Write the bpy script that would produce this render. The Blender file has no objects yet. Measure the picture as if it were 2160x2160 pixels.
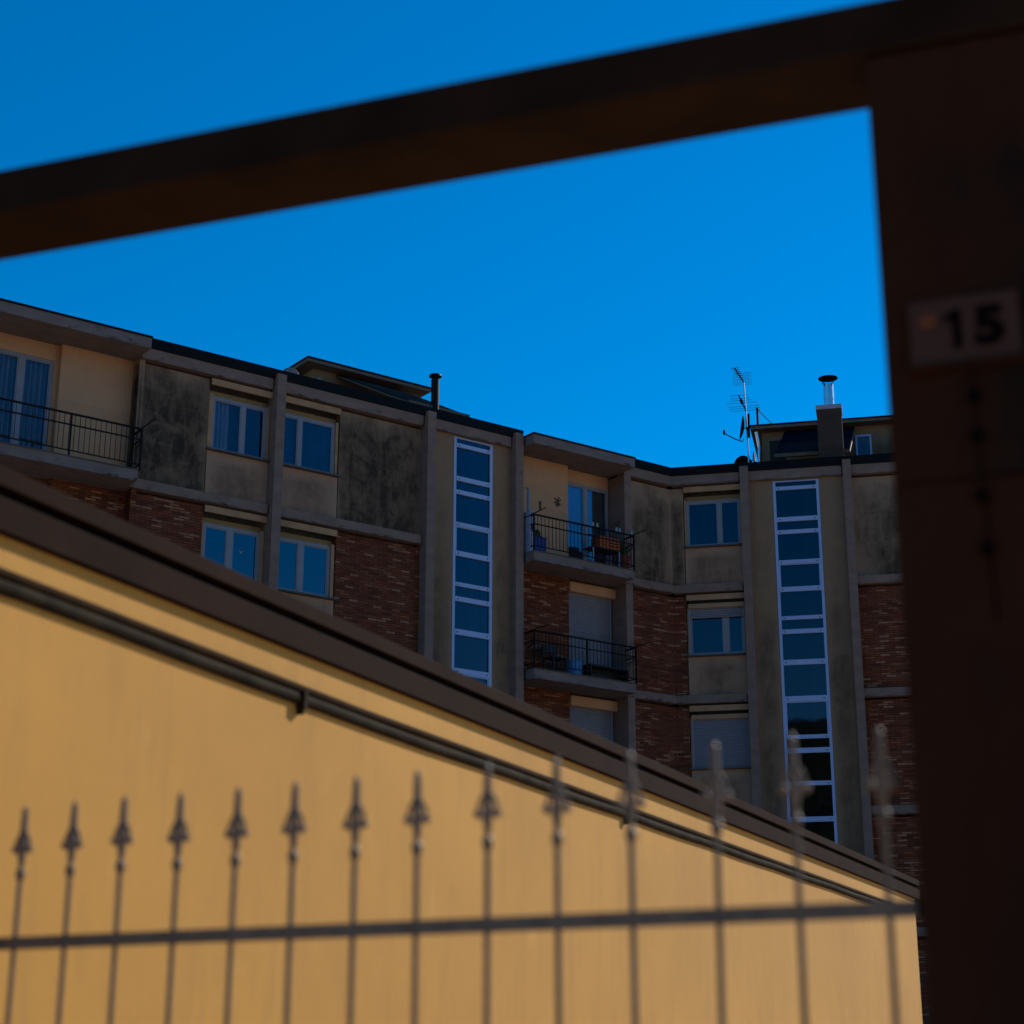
import bpy, math, random
from mathutils import Vector, Matrix
R = math.radians
random.seed(7)
scn = bpy.context.scene
col = scn.collection

# ------------------------------------------------------------------ camera
PITCH, ROLL = R(17.1715), R(-0.0974)
cam_d = bpy.data.cameras.new("camera")
cam = bpy.data.objects.new("camera", cam_d); col.objects.link(cam)
cam.location = (0, 0, 1.6)
cam.rotation_mode = 'QUATERNION'
cam.rotation_quaternion = (Matrix.Rotation(math.pi/2 + PITCH, 4, 'X') @ Matrix.Rotation(-ROLL, 4, 'Z')).to_quaternion()
cam_d.sensor_width = 36; cam_d.sensor_fit = 'HORIZONTAL'
cam_d.lens = 36*3636.45/2160
cam_d.clip_end = 5000
cam_d.dof.use_dof = True
cam_d.dof.focus_distance = 44.0
cam_d.dof.aperture_fstop = 1.8
scn.camera = cam

# ------------------------------------------------------------------ light
SUN_AZ, SUN_EL = R(53), R(33)
S = Vector((math.sin(SUN_AZ)*math.cos(SUN_EL), math.cos(SUN_AZ)*math.cos(SUN_EL), math.sin(SUN_EL)))
sun_d = bpy.data.lights.new("sun", 'SUN'); sun_d.energy = 4.2; sun_d.angle = R(0.5); sun_d.color = (1, 0.93, 0.82)
sun = bpy.data.objects.new("sun", sun_d); col.objects.link(sun)
sun.rotation_euler = (-S).to_track_quat('-Z', 'Y').to_euler()
sun.location = S*60
w = bpy.data.worlds.new("World"); scn.world = w; w.use_nodes = True
nt = w.node_tree; bg = nt.nodes['Background']
sky = nt.nodes.new('ShaderNodeTexSky'); sky.sky_type = 'NISHITA'; sky.sun_disc = False
sky.sun_elevation = SUN_EL; sky.sun_rotation = SUN_AZ
sky.altitude = 400; sky.air_density = 1.0; sky.dust_density = 0.12; sky.ozone_density = 4.0
hs = nt.nodes.new('ShaderNodeHueSaturation'); hs.inputs['Saturation'].default_value = 1.46
nt.links.new(sky.outputs[0], hs.inputs['Color']); nt.links.new(hs.outputs[0], bg.inputs['Color'])
bg.inputs['Strength'].default_value = 0.138
scn.view_settings.view_transform = 'Standard'; scn.view_settings.look = 'None'
scn.view_settings.exposure = 0.0; scn.view_settings.gamma = 1.0
scn.view_settings.use_curve_mapping = False
scn.cycles.max_bounces = 8

# ------------------------------------------------------------------ materials
def node_mat(name):
    m = bpy.data.materials.new(name); m.use_nodes = True
    n = m.node_tree.nodes; b = n['Principled BSDF']
    return m, m.node_tree, n, b
def link(t, a, b): t.links.new(a, b)
def mathn(t, op, a, b=None, clamp=False):
    n = t.nodes.new('ShaderNodeMath'); n.operation = op; n.use_clamp = clamp
    for i, v in enumerate((a, b)):
        if v is None: continue
        if isinstance(v, (int, float)): n.inputs[i].default_value = v
        else: link(t, v, n.inputs[i])
    return n.outputs[0]
def ramp(t, src, stops):
    n = t.nodes.new('ShaderNodeValToRGB'); e = n.color_ramp.elements
    while len(e) < len(stops): e.new(0.5)
    for x, (p, c) in zip(e, stops):
        x.position = p; x.color = (*c, 1) if not isinstance(c, (int, float)) else (c, c, c, 1)
    link(t, src, n.inputs[0]); return n.outputs[0]
def noise(t, vec, scale, detail=5, rough=0.6, dist=0.0):
    n = t.nodes.new('ShaderNodeTexNoise'); n.inputs['Scale'].default_value = scale
    n.inputs['Detail'].default_value = detail; n.inputs['Roughness'].default_value = rough
    n.inputs['Distortion'].default_value = dist
    link(t, vec, n.inputs['Vector']); return n.outputs[0]
def mixc(t, f, a, b, mode='MIX'):
    n = t.nodes.new('ShaderNodeMix'); n.data_type = 'RGBA'; n.blend_type = mode
    for s, v in ((0, f), (6, a), (7, b)):
        if isinstance(v, (int, float)): n.inputs[s].default_value = v
        elif isinstance(v, tuple): n.inputs[s].default_value = (*v, 1)
        else: link(t, v, n.inputs[s])
    return n.outputs[2]
def mapping(t, vec, scale):
    n = t.nodes.new('ShaderNodeMapping'); n.inputs['Scale'].default_value = scale
    link(t, vec, n.inputs['Vector']); return n.outputs[0]
def uvn(t, name):
    n = t.nodes.new('ShaderNodeUVMap'); n.uv_map = name; return n.outputs[0]
def bump(t, b, h, strength, dist=0.02):
    n = t.nodes.new('ShaderNodeBump'); n.inputs['Strength'].default_value = strength
    n.inputs['Distance'].default_value = dist
    link(t, h, n.inputs['Height']); link(t, n.outputs[0], b.inputs['Normal'])

def plain(name, c, rough=0.7, metal=0.0, vary=0.25, scale=6.0, bumpy=0.0, spec=0.3):
    m, t, n, b = node_mat(name)
    tc = n.new('ShaderNodeTexCoord').outputs['Object']
    f = noise(t, tc, scale, 6)
    c2 = tuple(min(1, x*(1+vary)) for x in c); c1 = tuple(x*(1-vary) for x in c)
    link(t, ramp(t, f, [(0.3, c1), (0.7, c2)]), b.inputs['Base Color'])
    b.inputs['Roughness'].default_value = rough; b.inputs['Metallic'].default_value = metal
    b.inputs['Specular IOR Level'].default_value = spec
    if bumpy: bump(t, b, noise(t, tc, scale*6, 8), bumpy)
    return m

def stucco(name, c, stain, stain_c=(0.030, 0.021, 0.015), strength=0.95, soft=0.22, chips=True):
    """painted render; algae and rain grime grows on it in patches that keep off the upper edge (panel UV)."""
    m, t, n, b = node_mat(name)
    u = uvn(t, 'metric'); p = uvn(t, 'panel')
    base = ramp(t, noise(t, u, 1.1, 6), [(0.3, tuple(x*0.88 for x in c)), (0.72, tuple(x*1.1 for x in c))])
    fine = noise(t, mapping(t, u, (14, 3.5, 1)), 1.0, 8, 0.7)
    base = mixc(t, 0.35, base, ramp(t, fine, [(0.25, tuple(x*0.7 for x in c)), (0.75, tuple(x*1.15 for x in c))]))
    if stain > 0:
        sp = n.new('ShaderNodeSeparateXYZ'); link(t, p, sp.inputs[0])
        px, py = sp.outputs[0], sp.outputs[1]
        # keep-off band along the edges of the panel
        ex = mathn(t, 'MULTIPLY', px, mathn(t, 'SUBTRACT', 1.0, px))
        ex = mathn(t, 'MULTIPLY', ex, 4.0)
        ey = mathn(t, 'SUBTRACT', 1.0, py)
        edge = mathn(t, 'ADD', mathn(t, 'POWER', ex, 0.6), 0.0)
        top = mathn(t, 'MULTIPLY', ey, 3.2, True)
        cov = mathn(t, 'MULTIPLY', edge, top)
        streak = noise(t, mapping(t, u, (3.4, 0.7, 1)), 1.0, 8, 0.68, 0.5)
        cloud = noise(t, u, 1.0, 8, 0.62, 0.3)
        v = mathn(t, 'ADD', mathn(t, 'MULTIPLY', streak, 0.5), mathn(t, 'MULTIPLY', cloud, 0.62))
        v = mathn(t, 'ADD', v, mathn(t, 'MULTIPLY', cov, 0.42))
        k = ramp(t, v, [(1.0-stain-0.06, 0.0), (1.0-stain+soft*0.35, 0.5), (min(0.999, 1.0-stain+soft*1.3), 1.0)])
        fs = noise(t, mapping(t, u, (5, 1.3, 1)), 1.0, 9, 0.75, 0.25)
        fb = noise(t, mapping(t, u, (1.7, 2.0, 1)), 1.0, 10, 0.78, 0.5)
        mod = mathn(t, 'MULTIPLY', ramp(t, fs, [(0.36, 0.66), (0.56, 1.0)]), ramp(t, fb, [(0.38, 0.6), (0.54, 1.0)]))
        k = mathn(t, 'MULTIPLY', mathn(t, 'MULTIPLY', k, mod), strength)
        base = mixc(t, k, base, stain_c)
    link(t, base, b.inputs['Base Color']); b.inputs['Roughness'].default_value = 0.9; b.inputs['Specular IOR Level'].default_value = 0.08
    bump(t, b, noise(t, u, 30, 8, 0.7), 0.25, 0.01)
    return m

def concrete(name, c, dirt=0.5, th=0.60, low=0.0):
    m, t, n, b = node_mat(name)
    u = uvn(t, 'metric')
    base = ramp(t, noise(t, mapping(t, u, (1.2, 2.5, 1)), 1.6, 7), [(0.28, tuple(x*0.78 for x in c)), (0.72, tuple(x*1.15 for x in c))])
    d = noise(t, mapping(t, u, (3.0, 6.0, 1)), 1.0, 10, 0.72, 0.0)
    sp = n.new('ShaderNodeSeparateXYZ'); link(t, uvn(t, 'panel'), sp.inputs[0])       # lichen grips the lower arris
    d = mathn(t, 'ADD', d, mathn(t, 'MULTIPLY', mathn(t, 'SUBTRACT', 0.45, sp.outputs[1], True), low))
    k = ramp(t, d, [(th, 0.0), (th+0.12, dirt)])
    base = mixc(t, k, base, (0.024, 0.020, 0.017))
    l = noise(t, u, 5.0, 10, 0.8)
    base = mixc(t, ramp(t, l, [(0.66, 0.0), (0.74, 0.35)]), base, tuple(min(1, x*1.5) for x in c))
    link(t, base, b.inputs['Base Color']); b.inputs['Roughness'].default_value = 0.92; b.inputs['Specular IOR Level'].default_value = 0.08
    bump(t, b, noise(t, u, 22, 9, 0.75), 0.35, 0.012)
    return m

def brick(name):
    m, t, n, b = node_mat(name)
    u = uvn(t, 'metric')
    wob = n.new('ShaderNodeVectorMath'); wob.operation = 'MULTIPLY_ADD'
    nz = n.new('ShaderNodeTexNoise'); nz.inputs['Scale'].default_value = 3; link(t, u, nz.inputs['Vector'])
    link(t, nz.outputs['Color'], wob.inputs[0]); wob.inputs[1].default_value = (0.016, 0.010, 0); link(t, u, wob.inputs[2])
    bt = n.new('ShaderNodeTexBrick'); link(t, wob.outputs[0], bt.inputs['Vector'])
    bt.inputs['Scale'].default_value = 1; bt.inputs['Brick Width'].default_value = 0.26
    bt.inputs['Row Height'].default_value = 0.062; bt.inputs['Mortar Size'].default_value = 0.007
    bt.inputs['Mortar Smooth'].default_value = 0.3; bt.inputs['Bias'].default_value = 0.0
    bt.inputs['Color1'].default_value = (0, 0, 0, 1); bt.inputs['Color2'].default_value = (1, 1, 1, 1)
    bt.inputs['Mortar'].default_value = (0, 0, 0, 1)
    pal = ramp(t, bt.outputs['Color'], [(0.0, (0.115, 0.030, 0.014)), (0.25, (0.175, 0.046, 0.020)), (0.5, (0.225, 0.061, 0.026)),
                                         (0.75, (0.18, 0.058, 0.028)), (0.87, (0.29, 0.098, 0.042)), (0.96, (0.37, 0.17, 0.095))])
    g = noise(t, u, 2.2, 8, 0.7)
    pal = mixc(t, ramp(t, g, [(0.35, 0.0), (0.75, 0.55)]), pal, (0.058, 0.030, 0.020))
    c = mixc(t, bt.outputs['Fac'], pal, (0.036, 0.022, 0.016))
    link(t, c, b.inputs['Base Color']); b.inputs['Roughness'].default_value = 0.9; b.inputs['Specular IOR Level'].default_value = 0.08
    h = mathn(t, 'SUBTRACT', 1.0, bt.outputs['Fac'])
    bump(t, b, h, 0.7, 0.012)
    return m

def glass(name, ior, tint, rough=0.02, wave=0.02):
    """window pane: mirror of the sky by its Fresnel share, the room or curtain behind showing through."""
    m, t, n, b = node_mat(name)
    out = n['Material Output']; n.remove(b)
    fr = n.new('ShaderNodeFresnel'); fr.inputs[0].default_value = ior
    gl = n.new('ShaderNodeBsdfGlossy'); gl.inputs['Roughness'].default_value = rough; gl.inputs['Color'].default_value = (0.8, 0.86, 1, 1)        # faint blue solar coating
    tr = n.new('ShaderNodeBsdfTransparent'); tr.inputs[0].default_value = (*tint, 1)
    mx = n.new('ShaderNodeMixShader')
    tc = n.new('ShaderNodeTexCoord').outputs['Object']
    bp = n.new('ShaderNodeBump'); bp.inputs['Strength'].default_value = wave; bp.inputs['Distance'].default_value = 0.05
    link(t, noise(t, tc, 1.3, 2), bp.inputs['Height'])
    link(t, bp.outputs[0], gl.inputs['Normal']); link(t, bp.outputs[0], fr.inputs['Normal'])
    link(t, fr.outputs[0], mx.inputs[0]); link(t, tr.outputs[0], mx.inputs[1]); link(t, gl.outputs[0], mx.inputs[2])
    link(t, mx.outputs[0], out.inputs[0])
    return m

M = dict(
    panel=stucco('weathered_render', (0.29, 0.186, 0.114), 0.48),
    panel_light=stucco('stained_render', (0.30, 0.195, 0.122), 0.34, soft=0.3, strength=0.9),
    spandrel=stucco('spandrel_render', (0.37, 0.224, 0.139), 0.27, soft=0.32, strength=0.6),
    bay=stucco('stair_render', (0.26, 0.163, 0.095), 0.24, soft=0.35, strength=0.6),
    loggia=stucco('loggia_render', (0.51, 0.28, 0.150), 0.0),
    loggia_grey=stucco('loggia_side_render', (0.14, 0.112, 0.085), 0.1),
    lintel=plain('lintel_render', (0.37, 0.21, 0.105), 0.9, vary=0.2, scale=3),
    shutter_box=plain('shutter_box_paint', (0.28, 0.17, 0.065), 0.7, vary=0.15),
    concrete=concrete('frame_concrete', (0.21, 0.142, 0.110), 0.75, 0.62),
    beam=concrete('beam_concrete', (0.21, 0.142, 0.110), 0.95, 0.62, 0.28),
    slab=concrete('slab_concrete', (0.19, 0.146, 0.126), 0.9, 0.58, 0.2),
    soffit=concrete('soffit_render', (0.17, 0.13, 0.098), 0.3),
    brick=brick('thin_brick'),
    flashing=plain('black_flashing', (0.006, 0.006, 0.006), 0.6, 0.0, spec=0.08),
    white=plain('white_frame_paint', (0.215, 0.22, 0.245), 0.45, vary=0.06),
    alu=plain('pale_frame_aluminium', (0.33, 0.43, 0.64), 0.4, vary=0.06),
    bolt=plain('dark_bolt', (0.03, 0.03, 0.03), 0.5),
    sill=plain('stone_sill', (0.08, 0.072, 0.065), 0.7),
    glass=glass('window_glass', 1.45, (0.75, 0.8, 0.85)),
    glass_strong=glass('film_glass', 2.1, (0.35, 0.4, 0.45)),
    stairglass=glass('stair_glass', 1.52, (0.35, 0.4, 0.45), wave=0.01),
    curtain=plain('white_curtain', (0.34, 0.35, 0.36), 0.9, vary=0.25, scale=2.5),
    curtain_blue=plain('blue_curtain', (0.035, 0.05, 0.09), 0.9, vary=0.3, scale=3),
    blind=plain('pale_blind', (0.45, 0.5, 0.56), 0.9, vary=0.05),
    shutter=plain('grey_shutter', (0.21, 0.20, 0.215), 0.55, vary=0.08),
    iron=plain('black_iron', (0.008, 0.007, 0.007), 0.6, vary=0.2, spec=0.1),
    roof=plain('roof_membrane', (0.05, 0.048, 0.045), 0.9),
    old_render=concrete('old_render', (0.065, 0.044, 0.034), 0.8),
    core=plain('hidden_render', (0.14, 0.125, 0.10), 0.95),
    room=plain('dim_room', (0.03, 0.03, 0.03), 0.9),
    awning=plain('teal_awning', (0.004, 0.009, 0.015), 0.9, vary=0.25, scale=2, spec=0.0),
    awning_bar=plain('beige_bar', (0.12, 0.075, 0.04), 0.6),
    steel=plain('galvanised_steel', (0.62, 0.64, 0.66), 0.28, 1.0, vary=0.1),
    darksteel=plain('dark_flue', (0.008, 0.008, 0.009), 0.5, 0.0, spec=0.1),
    dish=plain('grey_dish', (0.22, 0.21, 0.20), 0.6),
    darkdish=plain('dark_dish', (0.008, 0.007, 0.006), 0.9, spec=0.0),
    yellow=None, gutter=None,
    pillar=None,
    orange=plain('orange_plastic', (0.36, 0.075, 0.012), 0.5, vary=0.1),
    bluepl=plain('blue_plastic', (0.012, 0.02, 0.14), 0.45, vary=0.1),
    lightblue=plain('light_blue_plastic', (0.04, 0.17, 0.36), 0.45, vary=0.1),
    terracotta=plain('terracotta', (0.12, 0.028, 0.015), 0.8),
    leaf=plain('dark_leaf', (0.035, 0.06, 0.022), 0.7, vary=0.4, scale=12),
    blackpl=plain('black_plastic', (0.015, 0.015, 0.016), 0.5),
    greybl=plain('grey_blue_panel', (0.26, 0.28, 0.36), 0.6),
    wood=plain('brown_wood', (0.11, 0.05, 0.03), 0.7),
    spear=plain('weathered_beige_iron', (0.175, 0.108, 0.066), 0.5, 0.0, vary=0.3, scale=20, spec=0.28),
    ground=plain('worn_paving', (0.50, 0.37, 0.26), 0.95, vary=0.2, scale=0.8),
    hill=plain('wooded_hill', (0.014, 0.018, 0.009), 1.0, vary=0.5, scale=0.06),
)
def yellow_wall():
    m, t, n, b = node_mat('ochre_render')
    u = uvn(t, 'metric')
    c = (0.66, 0.395, 0.125)
    base = ramp(t, noise(t, u, 0.45, 7, 0.62), [(0.32, (0.45, 0.212, 0.030)), (0.75, (0.55, 0.268, 0.040))])
    base = mixc(t, ramp(t, noise(t, u, 2.6, 9, 0.75, 0.4), [(0.56, 0.0), (0.72, 0.35)]), base, (0.62, 0.33, 0.075))
    base = mixc(t, ramp(t, noise(t, mapping(t, u, (5, 0.8, 1)), 1.0, 7, 0.7), [(0.5, 0.0), (0.8, 0.5)]), base, (0.31, 0.15, 0.032))
    link(t, base, b.inputs['Base Color']); b.inputs['Roughness'].default_value = 0.88
    bump(t, b, noise(t, u, 40, 8, 0.7), 0.2, 0.008)
    return m
M['yellow'] = yellow_wall()
M['gutter'] = plain('brown_gutter_paint', (0.019, 0.0078, 0.0042), 0.8, 0.0, vary=0.3, scale=1.6, spec=0.04)
M['pipe'] = plain('grey_conduit', (0.026, 0.019, 0.0105), 0.8, vary=0.5, scale=5, spec=0.05)
M['shade_tube'] = plain('brown_shade_tube', (0.032, 0.015, 0.0045), 0.8, vary=0.3, scale=5, spec=0.05)
M['roof_tile'] = plain('clay_tile', (0.20, 0.075, 0.045), 0.9, vary=0.4, scale=3)
M['pillar'] = stucco('brown_stone', (0.044, 0.0135, 0.0055), 0.12, (0.014, 0.009, 0.006))
M['lintel_wood'] = plain('dark_brown_lintel', (0.026, 0.012, 0.006), 0.85, vary=0.3, scale=3, spec=0.05)
M['plaque'] = plain('beige_tile', (0.075, 0.032, 0.021), 0.7, vary=0.08, spec=0.08)
M['digit'] = plain('black_digit', (0.004, 0.002, 0.0015), 0.8, vary=0.1, spec=0.03)
M['emblem'] = plain('orange_emblem', (0.17, 0.045, 0.008), 0.7, vary=0.1)

# ------------------------------------------------------------------ mesh builder
class Frame:
    def __init__(s, o, d, n): s.o, s.d, s.n = Vector(o), Vector(d), Vector(n)
    def p(s, a, b, z): 
        v = s.o + s.d*a + s.n*b; v.z = s.o.z + z; return v
class MB:
    def __init__(s): s.v = []; s.f = []; s.uv = []; s.pu = []; s.mi = []; s.sm = []
    def face(s, pts, uvs=None, pus=None, mi=0, sm=False):
        i = len(s.v); k = len(pts); s.v += [Vector(p) for p in pts]; s.f.append(tuple(range(i, i+k)))
        s.uv += uvs or [(0, 0)]*k; s.pu += pus or [(0.5, 0.5)]*k; s.mi.append(mi); s.sm.append(sm)
    def box(s, fr, s0, s1, o0, o1, z0, z1, mi=0):
        P = fr.p; q = [(0, 0), (1, 0), (1, 1), (0, 1)]
        c = lambda a, b, z: P(a, b, z)
        s.face([c(s0,o1,z0), c(s1,o1,z0), c(s1,o1,z1), c(s0,o1,z1)], [(s0,z0),(s1,z0),(s1,z1),(s0,z1)], q, mi)
        s.face([c(s1,o0,z0), c(s0,o0,z0), c(s0,o0,z1), c(s1,o0,z1)], [(s1,z0),(s0,z0),(s0,z1),(s1,z1)], q, mi)
        h = [(0.5,0),(0.5,0),(0.5,1),(0.5,1)]
        s.face([c(s0,o0,z0), c(s0,o1,z0), c(s0,o1,z1), c(s0,o0,z1)], [(o0,z0),(o1,z0),(o1,z1),(o0,z1)], h, mi)
        s.face([c(s1,o1,z0), c(s1,o0,z0), c(s1,o0,z1), c(s1,o1,z1)], [(o1,z0),(o0,z0),(o0,z1),(o1,z1)], h, mi)
        e = [(0.5,1)]*4
        s.face([c(s0,o1,z1), c(s1,o1,z1), c(s1,o0,z1), c(s0,o0,z1)], [(s0,o1),(s1,o1),(s1,o0),(s0,o0)], e, mi)
        s.face([c(s0,o0,z0), c(s1,o0,z0), c(s1,o1,z0), c(s0,o1,z0)], [(s0,o0),(s1,o0),(s1,o1),(s0,o1)], e, mi)
    def tube(s, pts, r, n=8, mi=0, cap=True, r1=None):
        pts = [Vector(p) for p in pts]; rings = []
        for i, p in enumerate(pts):
            a = pts[max(0, i-1)]; b = pts[min(len(pts)-1, i+1)]
            d = (b-a).normalized(); h = Vector((0,0,1)) if abs(d.z) < 0.9 else Vector((1,0,0))
            u = d.cross(h).normalized(); v = d.cross(u)
            rr = r if r1 is None else r + (r1-r)*i/(len(pts)-1)
            rings.append([p + (u*math.cos(2*math.pi*k/n) + v*math.sin(2*math.pi*k/n))*rr for k in range(n)])
        for a, b in zip(rings, rings[1:]):
            for k in range(n):
                s.face([a[k], b[k], b[(k+1) % n], a[(k+1) % n]], None, None, mi, True)
        if cap:
            s.face(rings[0], None, None, mi); s.face(rings[-1][::-1], None, None, mi)
    def lathe(s, c, prof, n=20, mi=0, axis=(0,0,1)):
        ax = Vector(axis).normalized(); h = Vector((0,0,1)) if abs(ax.z) < 0.9 else Vector((1,0,0))
        u = ax.cross(h).normalized(); v = ax.cross(u); c = Vector(c)
        rings = [[c + ax*z + (u*math.cos(2*math.pi*k/n) + v*math.sin(2*math.pi*k/n))*r for k in range(n)] for r, z in prof]
        for a, b in zip(rings, rings[1:]):
            for k in range(n):
                s.face([a[k], a[(k+1) % n], b[(k+1) % n], b[k]], None, None, mi, True)
    def ball(s, c, r, n=10, mi=0):
        s.lathe(c, [(r*math.sin(math.pi*i/6)+1e-5, -r*math.cos(math.pi*i/6)) for i in range(7)], n, mi)
    def slab(s, pts, thick):          # pts: quad corners; extruded along its normal
        p = [Vector(x) for x in pts]; nn = (p[1]-p[0]).cross(p[3]-p[0]).normalized()*thick
        b = [x - nn for x in p]
        s.face(p); s.face(b[::-1])
        for i in range(4):
            j = (i+1) % 4; s.face([p[j], p[i], b[i], b[j]])
    def build(s, name, mat, parent=None, origin=None, weld=False, bevel=0):
        root = parent
        while root is not None and root.parent is not None: root = root.parent
        o = Vector(origin) if origin is not None else (root.location.copy() if root is not None else Vector((0,0,0)))
        me = bpy.data.meshes.new(name)
        me.from_pydata([tuple(v-o) for v in s.v], [], s.f)
        ua = me.uv_layers.new(name='metric'); ub = me.uv_layers.new(name='panel')
        for i, (a, b) in enumerate(zip(s.uv, s.pu)): ua.data[i].uv = a; ub.data[i].uv = b
        for m_ in (mat if isinstance(mat, (list, tuple)) else [mat]): me.materials.append(M[m_])
        for p, mi, sm in zip(me.polygons, s.mi, s.sm): p.material_index = mi; p.use_smooth = sm
        ob = bpy.data.objects.new(name, me); col.objects.link(ob)
        if parent is not None: ob.parent = parent
        else: ob.location = o
        if weld or bevel:
            wd = ob.modifiers.new('weld', 'WELD'); wd.merge_threshold = 0.0005
        if bevel:
            bv = ob.modifiers.new('bevel', 'BEVEL'); bv.width = bevel; bv.segments = 2; bv.limit_method = 'ANGLE'
        return ob
def tag(o, label=None, cat=None, group=None, kind=None):
    for k, v in (('label', label), ('category', cat), ('group', group), ('kind', kind)):
        if v: o[k] = v
    return o
def empty(name, loc, label, cat, group=None):
    o = bpy.data.objects.new(name, None); col.objects.link(o); o.location = loc
    o.empty_display_size = 0.2
    return tag(o, label, cat, group)
def bx(name, mat, parent, fr, *a, **k):
    m = MB(); m.box(fr, *a); return m.build(name, mat, parent, **k)

# ------------------------------------------------------------------ ground and hill
g = MB(); n = 24
for i in range(n):
    a0, a1 = 2*math.pi*i/n, 2*math.pi*(i+1)/n
    g.face([(0, 0, 0), (1800*math.cos(a0), 1800*math.sin(a0), 0), (1800*math.cos(a1), 1800*math.sin(a1), 0)])
tag(g.build('ground', 'ground', weld=True), kind='structure')
# wooded hill behind the photographer (it is what the lower stair panes mirror)
hm = bpy.data.meshes.new('hill'); V = []; F = []; NX, NY = 70, 46
import mathutils
for j in range(NY):
    for i in range(NX):
        x = -560 + 1120*i/(NX-1); y = -620 + 520*j/(NY-1)
        h = 66*math.exp(-((x+95)/125)**2 - ((y+250)/85)**2) + 30*math.exp(-((x-150)/160)**2 - ((y+330)/90)**2)
        h += 9*(mathutils.noise.noise(Vector((x/42, y/42, 1))) + 0.5*mathutils.noise.noise(Vector((x/15, y/15, 4)))) * min(1, h/12)
        e = min(1, i/4, (NX-1-i)/4, j/4, (NY-1-j)/4)
        V.append((x, y, h*e - 0.5))
for j in range(NY-1):
    for i in range(NX-1):
        a = j*NX+i; F.append((a, a+1, a+NX+1, a+NX))
hm.from_pydata(V, [], F); hm.materials.append(M['hill'])
for p in hm.polygons: p.use_smooth = True
ho = bpy.data.objects.new('hill', hm); col.objects.link(ho); tag(ho, kind='structure')

# ------------------------------------------------------------------ apartment building
AA, AB = R(36.0), R(12.31)
C0 = Vector((4.36569, 45.0, 0))
A = Frame(C0, (math.cos(AA), math.sin(AA), 0), (math.sin(AA), -math.cos(AA), 0))
B = Frame(C0, (math.cos(AB), -math.sin(AB), 0), (-math.sin(AB), -math.cos(AB), 0))
bld = empty('apartment_building', C0, 'long angled apartment block with stained grey render, concrete frame and thin brick infill', 'apartment building')
NS = 5
def ztop(k): return 16.27 if k == 0 else 13.22 - 3.015*(k-1)      # underside of the beam over storey k
def zbot(k): return 13.44 - 3.015*k                               # top of the band under storey k
A0, B1 = -24.0, 16.0
# main volumes behind the facade
m = MB(); m.box(A, A0, 6.0, -10.5, -0.78, 0, 16.72); m.build('main_block', 'core', bld)
m = MB(); m.box(B, -1.0, B1, -10.5, -0.78, 0, 16.716); m.build('main_block', 'core', bld)
m = MB(); m.box(A, A0, 3.0, -10.6, -0.25, 16.725, 16.765); m.build('roof', 'roof', bld)
m = MB(); m.box(B, -0.4, B1, -10.6, -0.25, 16.73, 16.77); m.build('roof', 'roof', bld)

LOG_L = (-19.6, -15.62); LOG_R = (-5.05, -1.67)
PA = [(-12.28, -12.05), (-8.07, -7.83), (-5.38, -5.14)]           # protruding pilasters on the long wing
PB = [(1.885, 2.115), (4.64, 4.86), (8.0, 8.23), (12.0, 12.23)]
def spans(lo, hi, cuts):
    out = []; x = lo
    for a, b in sorted(cuts):
        if a > x: out.append((x, a))
        x = max(x, b)
    if x < hi: out.append((x, hi))
    return out
# pilasters
for a, b in PA: bx('pilaster', 'concrete', bld, A, a, b, -0.3, 0.15, 0, 16.64)
for a, b in PB: bx('pilaster', 'concrete', bld, B, a, b, -0.3, 0.12, 0, 16.66)
bx('pilaster', 'concrete', bld, A, -1.67, -1.435, -0.76, -0.003, 0, 16.27)   # flush post right of the balconies
# beams and bands (concrete edge of each floor), black roof edge
cutA = [(a+0.02, b-0.02) for a, b in PA]; cutB = [(a+0.02, b-0.02) for a, b in PB]
gapA = 0.045
for k in range(-1, NS):
    z0, z1 = (16.27, 16.535) if k < 0 else (zbot(k)-0.22, zbot(k))
    sa = [(-7.9, -5.3)] if k >= 0 else []; sb = [(2.0, 4.7)] if k >= 0 else []
    for a, b in spans(A0, -0.004, [LOG_L, LOG_R] + sa + [(x-gapA, y) for x, y in PA]):
        bx('beam', 'beam', bld, A, a, b, -0.3, 0.0, z0, z1)
    for a, b in spans(0.0, B1, sb + [(x-0.03, y) for x, y in PB]):
        m = MB(); m.box(B, a, b, -0.3, 0.0, z0, z1); m.build('beam', 'beam', bld)
for a, b in spans(A0, 0.0, [LOG_L, LOG_R]):
    bx('roof_edge', 'flashing', bld, A, a, b, -0.28, 0.028, 16.54, 16.785)
bx('roof_edge', 'flashing', bld, B, 0.0, B1, -0.28, 0.031, 16.54, 16.782)

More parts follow.
